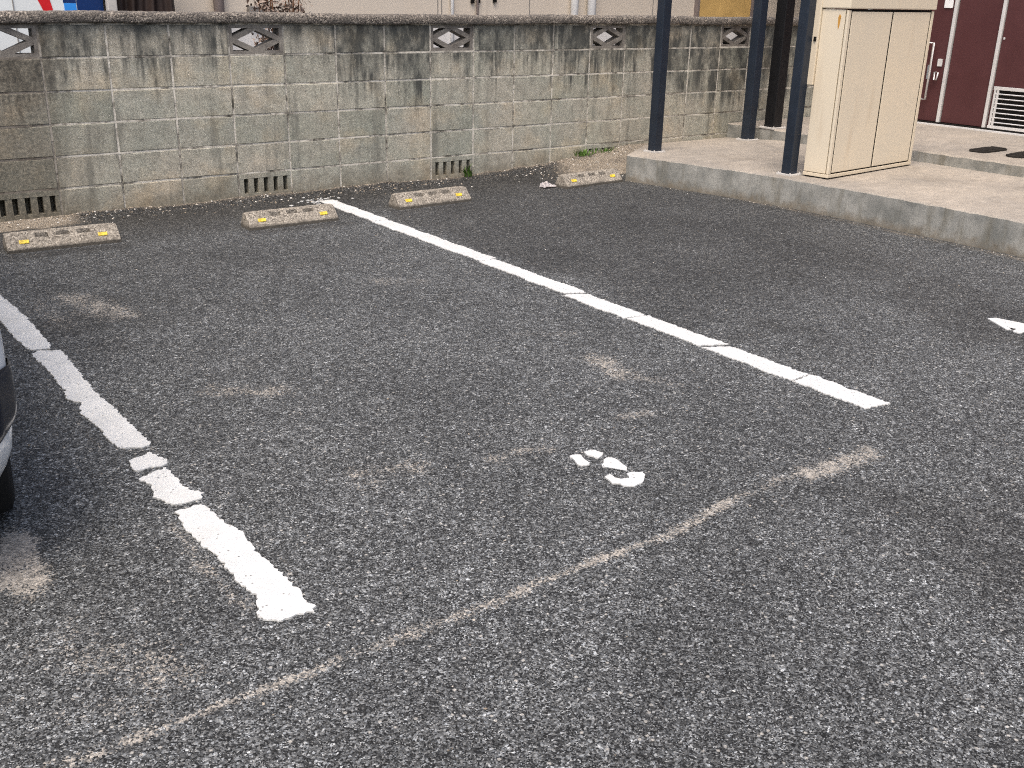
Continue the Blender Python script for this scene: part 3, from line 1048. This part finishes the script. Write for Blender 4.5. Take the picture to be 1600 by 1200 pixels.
def cx(y, z):
    u = (z - czb(y)) / (czt(y) - czb(y))
    return cw(y) * float(np.interp(u, FU, FX))
bm = bmesh.new()
prev = None
Y = list(np.interp(np.linspace(0, len(ST) - 1, 61), range(len(ST)), STY))
for y in Y:
    zb, zt, w = czb(y), czt(y), cw(y)
    half = [(w * a, zb + (zt - zb) * u) for u, a in zip(np.linspace(0, 1, 15), np.interp(np.linspace(0, 1, 15), FU, FX))]
    crown = .035
    top = [(w * .78 * q, zt + crown * (1 - q * q)) for q in (.75, .5, .25)]
    ring = half + top + [(0, zt + crown)] + [(-a, b) for a, b in top[::-1]] + [(-a, b) for a, b in half[::-1]]
    r = [bm.verts.new((a, y, b)) for a, b in ring]
    if prev:
        n = len(r)
        for q in range(n):
            bm.faces.new((prev[q], r[q], r[(q + 1) % n], prev[(q + 1) % n]))
    else:
        bm.faces.new(r)
    prev = r
bm.faces.new(prev[::-1])
body = to_mesh(bm, 'car_body', True)
cb = bmesh.new()
FW, RW = -3.96, -1.50
for yw in (FW, RW):
    for sx in (-1, 1):
        P = [(yw + .335 * math.cos(2 * math.pi * i / 40), .27 + .335 * math.sin(2 * math.pi * i / 40)) for i in range(40)]
        add_prism(cb, P, 'x', sx * .50, sx * .95)
body = cut(body, cb)
body.materials.clear(); body.materials.append(M['carwhite'])
body.polygons.foreach_set('use_smooth', [abs(p.normal.x) < .999 or True for p in body.polygons])
try:
    body.set_sharp_from_angle(angle=math.radians(35))
except Exception:
    pass
bo = link('body', body, None, car)
def shell(name, ya, yb, zlo, zhi, mat, side, parent, off=.011, ny=20, nz=10):
    bm = bmesh.new()
    rows = []
    for i in range(ny + 1):
        y = ya + (yb - ya) * i / ny
        a, b = zlo(i / ny), zhi(i / ny)
        rows.append([bm.verts.new((side * (cx(y, a + (b - a) * q / nz) + off * (1 if 0 < q < nz and 0 < i < ny else .45)), y, a + (b - a) * q / nz)) for q in range(nz + 1)])
    for A_, B_ in zip(rows, rows[1:]):
        for q in range(nz):
            bm.faces.new((A_[q], B_[q], B_[q + 1], A_[q + 1]))
    return link(name, to_mesh(bm, name, True), mat, parent)
for sd_ in (1, -1):
    shell('bumper_insert', -4.505, -4.165, lambda t: .375 + .075 * t ** 2, lambda t: .555 - .05 * t ** 2, M['gloss'], sd_, bo)
    shell('headlight', -4.44, -4.06, lambda t: .655 + .10 * t, lambda t: .715 + .10 * t, M['lens'], sd_, bo)
box('grille', (-.42, .42, -4.556, -4.50, .33, .55), M['gloss'], bo, .01)
box('number_plate', (-.165, .165, -4.566, -4.557, .40, .565), M['plate'], bo, .003)
# cabin: glass house, roof and pillars
def loft(secs, name, mat, parent, smooth=True):
    bm = bmesh.new(); prev = None
    for ring in secs:
        r = [bm.verts.new(v) for v in ring]
        if prev:
            n = len(r)
            for q in range(n):
                bm.faces.new((prev[q], r[q], r[(q + 1) % n], prev[(q + 1) % n]))
        else:
            bm.faces.new(r)
        prev = r
    bm.faces.new(prev[::-1])
    return link(name, to_mesh(bm, name, smooth), mat, parent)
cabin = []
for z, yf, yr, w in ((1.0, -3.50, -.99, .68), (1.15, -3.36, -.985, .672), (1.3, -3.20, -.985, .655), (1.45, -3.02, -1.0, .63), (1.54, -2.90, -1.02, .61)):
    ring = []
    for t in range(32):
        a = 2 * math.pi * t / 32
        c, s = math.cos(a), math.sin(a)
        ring.append((w * math.copysign(abs(c) ** .28, c), (yf + yr) / 2 + (yr - yf) / 2 * math.copysign(abs(s) ** .28, s), z))
    cabin.append(ring)
loft(cabin, 'glasshouse', M['glass'], bo)
roof = []
for z, yf, yr, w in ((1.541, -2.92, -1.0, .622), (1.565, -2.90, -1.01, .615), (1.60, -2.78, -1.08, .56), (1.625, -2.5, -1.3, .42)):
    ring = []
    for t in range(32):
        a = 2 * math.pi * t / 32
        c, s = math.cos(a), math.sin(a)
        ring.append((w * math.copysign(abs(c) ** .3, c), (yf + yr) / 2 + (yr - yf) / 2 * math.copysign(abs(s) ** .3, s), z))
    roof.append(ring)
loft(roof, 'roof', M['carwhite'], bo)
for sd_ in (1, -1):
    for pts in ([(.665, -3.46, 1.0), (.655, -3.2, 1.25), (.62, -2.93, 1.545)], [(.688, -2.15, 1.0), (.668, -2.15, 1.25), (.625, -2.12, 1.545)], [(.66, -1.03, 1.0), (.65, -1.03, 1.25), (.60, -1.06, 1.545)]):
        tube('pillar', [(sd_ * a, b, c) for a, b, c in pts], .03, M['carwhite'], bo, 8)
    bm = bmesh.new()
    add_box(bm, .70, .86, -3.16, -3.06, .98, 1.12, .03)
    for v in bm.verts: v.co.x *= sd_
    link('door_mirror', to_mesh(bm, 'door_mirror'), M['carwhite'], bo)
# wheels
def lathe(prof, seg=36):
    bm = bmesh.new(); rings = []
    for x, r in prof:
        rings.append([bm.verts.new((x, r * math.cos(2 * math.pi * q / seg), r * math.sin(2 * math.pi * q / seg))) for q in range(seg)])
    for a, b in zip(rings, rings[1:]):
        for q in range(seg):
            bm.faces.new((a[q], a[(q + 1) % seg], b[(q + 1) % seg], b[q]))
    bm.faces.new(rings[0]); bm.faces.new(rings[-1][::-1])
    return bm
tyre_me = to_mesh(lathe([(-.075, .19), (-.080, .21), (-.082, .245), (-.072, .270), (-.05, .279), (-.02, .281), (.02, .281), (.05, .279), (.072, .270), (.082, .245), (.080, .21), (.072, .19)]), 'tyre', True)
tyre_me.materials.append(M['tyre'])
rim_me = to_mesh(lathe([(-.07, .19), (-.06, .191), (.06, .191), (.074, .192), (.070, .175), (.045, .165), (.05, .08), (.062, .05), (.06, .02)]), 'rim', True)
rim_me.materials.append(M['rim'])
for yw, steer in ((FW, -.16), (RW, 0)):
    for sd_ in (1, -1):
        w = link('wheel', tyre_me, None, car, (sd_ * .655, yw, .279), (0, 0, (0 if sd_ > 0 else math.pi) + steer))
        link('rim', rim_me, None, w)

# ------------------------------------------------------------------ behind the wall: truck, tarpaulin, house, shrub
trk = thing('parked_truck', 'white truck with red and blue stripes parked behind the wall', 'truck', (0, 0, 0))
cargo = box('cargo_box', (-3.6, .80, 1.40, 3.2, .62, 2.55), M['truckwhite'], trk, .02)
def decal(pts, mat, name):
    bm = bmesh.new()
    add_prism(bm, pts, 'y', 1.396, 1.401)
    return link(name, to_mesh(bm, name), mat, cargo)
arcL, arcR = [], []
for i in range(13):
    t = i / 12
    z = 2.1 - 1.15 * t
    xc = .34 + .055 * (1.32 - z) / .075 * .5 - .10 * max(0, z - 1.32) + .35 * max(0, 1.243 - z) ** 1.3
    arcL.append((xc + .0, z)); arcR.append((xc + .085 - .018 * max(0, 1.32 - z) / .08, z))
decal(arcL + arcR[::-1], M['red'], 'red_stripe')
decal([(.515, 1.05), (.61, 1.05), (.60, 1.298), (.517, 1.298)], M['sky_blue'], 'light_blue_panel')
decal([(.512, 1.30), (.602, 1.30), (.602, 1.9), (.512, 1.9)], M['deep_blue'], 'deep_blue_panel')
decal([(.612, .9), (.795, .9), (.795, 1.9), (.606, 1.9), (.606, 1.30)], M['deep_blue'], 'deep_blue_panel')
box('panel_seam', (.166, .172, 1.394, 1.3995, .7, 2.4), M['grey'], cargo, 0)
box('chassis', (-4.9, .75, 1.7, 2.9, .42, .60), M['dark'], trk, .02)
bm = bmesh.new()
add_prism(bm, [(-3.68, .45), (-3.68, 2.0), (-4.6, 2.0), (-5.05, 1.35), (-5.15, .45)], 'y', 1.45, 3.15)
bmesh.ops.bevel(bm, geom=bm.edges[:], offset=.04, segments=2, affect='EDGES')
cabt = link('cab', to_mesh(bm, 'cab'), M['truckwhite'], trk)
box('side_window', (-4.62, -3.85, 1.44, 1.449, 1.3, 1.85), M['glass'], cabt, .003)
for x in (-4.4, -.6):
    for y in (1.62, 2.98):
        w = link('wheel', tyre_me, None, trk, (x, y, .34), (0, 0, -math.pi / 2 if y < 2 else math.pi / 2))
        w.scale = (1.2, 1.2, 1.2)
        link('rim', rim_me, None, w)

pl = thing('grey_post', 'pale grey upright post behind the wall beside the truck', 'post', (.80, 1.30, 0))
box('shaft', (-.008, .062, -.03, .03, 0, 2.2), M['galv'], pl, .008)
bm = bmesh.new()
prev = None
for i in range(60):
    x = .875 + i * .0075
    d = .022 * math.sin(x * 48) + .014 * math.sin(x * 91 + 1)
    r = [bm.verts.new((x + .012 * math.sin(z * 7 + x * 9), 1.36 + d * (1 + .3 * math.sin(z * 3)), z)) for z in np.linspace(.02, 2.0, 14)] + \
        [bm.verts.new((x, 1.75, 2.0)), bm.verts.new((x, 1.78, .02))]
    if prev:
        n = len(r)
        for q in range(n):
            bm.faces.new((prev[q], r[q], r[(q + 1) % n], prev[(q + 1) % n]))
    else:
        bm.faces.new(r)
    prev = r
bm.faces.new(prev[::-1])
tag(link('tarpaulin_stack', to_mesh(bm, 'tarpaulin_stack', True), M['tarp']), 'dark brown tarpaulin hanging in folds behind the wall', 'tarpaulin')

house = thing('neighbour_house', 'beige house with downpipes and an ochre panel behind the wall', 'house', (0, 2.0, 0))
box('wall', (1.34, 13.0, .0, 5.5, .0, 3.1), M['siding'], house, 0)
box('plinth', (1.36, 13.0, -.014, -.001, .0, 1.12), M['plinth'], house, .004)
bm = bmesh.new()
add_prism(bm, [(-.6, 3.0), (-.6, 3.1), (2.75, 4.3), (6.1, 3.1), (6.1, 3.0), (2.75, 4.15)], 'x', 1.0, 13.4)
link('roof', to_mesh(bm, 'roof'), M['roof'], house)
def hpipe(x, r, mat, y=-.06, z0=.1):
    p = tube('downpipe', [(x, y, z0), (x, y, 3.0)], r, mat, house, 12)
    for z in (.9, 1.9):
        box('pipe_clip', (x - r - .008, x + r + .008, y - r * .5, 0, z, z + .03), M['grey'], p, .002)
hpipe(1.90, .045, M['mauve'])
hpipe(4.28, .017, M['white'], -.03)
hpipe(4.58, .012, M['mauve'], -.03)
hpipe(5.808, .042, M['white'])
hpipe(6.045, .048, M['white'])
for x in (4.13, 4.175, 5.25, 7.0, 9.6):
    box('siding_joint', (x - .004, x + .004, -.003, .004, 1.13, 3.0), M['grey'], house, 0)
box('meter_box', (2.17, 2.29, -.07, .0, 1.15, 1.285), M['grey'], house, .006)
for x, z in ((4.53, 1.355), (4.60, 1.36), (4.80, 1.365)):
    box('bracket', (x - .016, x + .016, -.03, .0, z - .02, z + .05), M['dark'], house, .003)
oc = box('ochre_shutter', (7.70, 8.58, -.05, .0, 1.17, 2.4), M['ochre'], house, .006)
box('shutter_frame', (7.66, 7.695, -.06, .0, 1.15, 2.43), M['mauve'], oc, .003)
box('shutter_frame', (8.585, 8.62, -.06, .0, 1.15, 2.43), M['mauve'], oc, .003)

def shrub(x, y, h, label):
    t = thing('dry_shrub', label, 'shrub', (x, y, 0))
    rr = random.Random(11)
    bs, bl = bmesh.new(), bmesh.new()
    for i in range(9):
        a = rr.uniform(0, 6.28); sp = rr.uniform(.05, .2)
        pts = [(rr.uniform(-.03, .03), rr.uniform(-.03, .03), 0)]
        for q in range(1, 7):
            u = q / 6
            pts.append((math.cos(a) * sp * u + rr.uniform(-.02, .02), math.sin(a) * sp * .6 * u + rr.uniform(-.02, .02), h * u * rr.uniform(.96, 1.04)))
        add_tube(bs, pts, .012, 6, .004)
        for q in range(260):
            u = rr.uniform(.45, 1.0); p = Vector(pts[min(6, int(u * 6))])
            c = p + Vector((rr.gauss(0, .05), rr.gauss(0, .05), rr.gauss(0, .06)))
            d = Vector((rr.uniform(-1, 1), rr.uniform(-1, 1), rr.uniform(-.8, .8))).normalized()
            e = d.cross(Vector((rr.uniform(-1, 1), rr.uniform(-1, 1), 1))).normalized()
            L = rr.uniform(.014, .03)
            vs = [bl.verts.new(c - d * L), bl.verts.new(c + e * L * .4), bl.verts.new(c + d * L), bl.verts.new(c - e * L * .4)]
            bl.faces.new(vs)
    link('stem', to_mesh(bs, 'stem', True), M['stem'], t)
    link('foliage', to_mesh(bl, 'foliage'), M['leaf_dry'], t)
shrub(1.86, .62, 1.52, 'dry brown shrub rising above the coping in front of the house')

# ------------------------------------------------------------------ weeds, litter, grit
def weed(x, y, h, nb, spread, label, seed):
    rr = random.Random(seed)
    t = thing('weed', label, 'weed', (x, y, float(gh(x, y))), 0, 'weeds at the foot of the wall')
    bm = bmesh.new()
    for i in range(nb):
        a = rr.uniform(0, 6.28); L = h * rr.uniform(.5, 1.1); le = rr.uniform(.25, .9)
        bx, by = rr.gauss(0, spread), rr.gauss(0, spread * .3)
        d = Vector((math.cos(a), math.sin(a) * .5 - .2, 0)); s = Vector((-d.y, d.x, 0)).normalized()
        wd = rr.uniform(.003, .007)
        P = [Vector((bx, by, -.005)) + d * (L * le * u * u) + Vector((0, 0, L * u * (1 - .35 * le * u))) for u in (0, .35, .7, 1)]
        W = [wd * .6, wd, wd * .8, .0006]
        vs = [(bm.verts.new(p - s * w), bm.verts.new(p + s * w)) for p, w in zip(P, W)]
        for A_, B_ in zip(vs, vs[1:]):
            bm.faces.new((A_[0], A_[1], B_[1], B_[0]))
    link('leaves', to_mesh(bm, 'leaves'), M['leaf_green'], t)
weed(4.36, -.03, .075, 60, .055, 'green weed tuft at the wall foot by the soil corner', 1)
weed(4.60, -.04, .05, 34, .06, 'low green weed at the wall foot nearest the platform', 2)
weed(3.13, -.025, .13, 26, .018, 'small green weed growing beside a vent block', 3)

bm = bmesh.new()
gx, gy = 3.46, -.62
N = 9
rows = []
for i in range(N):
    row = []
    for j in range(N):
        u, v = i / (N - 1), j / (N - 1)
        row.append(bm.verts.new(((u - .5) * .17 * (1.1 - .7 * (1 - u)), (v - .5) * .11 * (.35 + .65 * u), .012 + .03 * u * v + random.uniform(0, .016))))
    rows.append(row)
for a, b in zip(rows, rows[1:]):
    for q in range(N - 1):
        bm.faces.new((a[q], b[q], b[q + 1], a[q + 1]))
r_ = bmesh.ops.solidify(bm, geom=bm.faces[:], thickness=.0015)
tag(link('paper_scrap', to_mesh(bm, 'paper_scrap'), M['paper'], None, (gx, gy, float(gh(gx, gy)) - .008), (0, 0, .25)), 'crumpled white paper scrap beside the far wheel stop', 'litter')

def chip(bm, x, y, s, rr):
    z = float(gh(x, y))
    c = Vector((x, y, z + s * .15))
    q = Matrix.Rotation(rr.uniform(0, 6.28), 3, 'Z') @ Matrix.Rotation(rr.uniform(-.6, .6), 3, 'X')
    vs = [bm.verts.new(c + q @ Vector(v)) for v in ((s * rr.uniform(.7, 1.2), 0, 0), (-s * rr.uniform(.7, 1.2), 0, 0), (0, s * rr.uniform(.5, .9), 0), (0, -s * rr.uniform(.5, .9), 0), (0, 0, s * rr.uniform(.4, .7)), (0, 0, -s * .5))]
    for a, b, d in ((0, 2, 4), (2, 1, 4), (1, 3, 4), (3, 0, 4), (2, 0, 5), (1, 2, 5), (3, 1, 5), (0, 3, 5)):
        bm.faces.new((vs[a], vs[b], vs[d]))
rr = random.Random(21)
bm = bmesh.new()
for i in range(1500):
    x = rr.uniform(-1.2, 5.0)
    dens = float(fbm(x, 0, 1.8, 91))
    if rr.random() > .25 + dens * .9: continue
    y = -abs(rr.gauss(.0, .055)) - .008
    if rr.random() < .18: y -= abs(rr.gauss(0, .12))
    chip(bm, x, y, rr.choice((.003, .004, .005, .007, .010)), rr)
for i in range(420):
    x = rr.uniform(3.7, 4.9); y = -abs(rr.uniform(.02, .55))
    if y < -.68 + (x - 4.27) * .80 + .02 and x > 4.27: continue
    chip(bm, x, y, rr.choice((.003, .004, .006, .009)), rr)
for i in range(420):
    x = rr.uniform(-1.0, 4.4); y = -rr.uniform(.1, 5.8) ** 1.0
    chip(bm, x, y, rr.choice((.0025, .003, .0035, .005)), rr)
for i in range(160):
    y = -rr.uniform(.7, 5.0)
    chip(bm, float(np.interp(-y, [.68, 2.1, 5], [4.27, 4.53, 4.55])) - abs(rr.gauss(0, .03)) - .01, y, rr.choice((.003, .004, .006)), rr)
kind(link('loose_gravel', to_mesh(bm, 'loose_gravel'), M['gravel']), 'stuff')
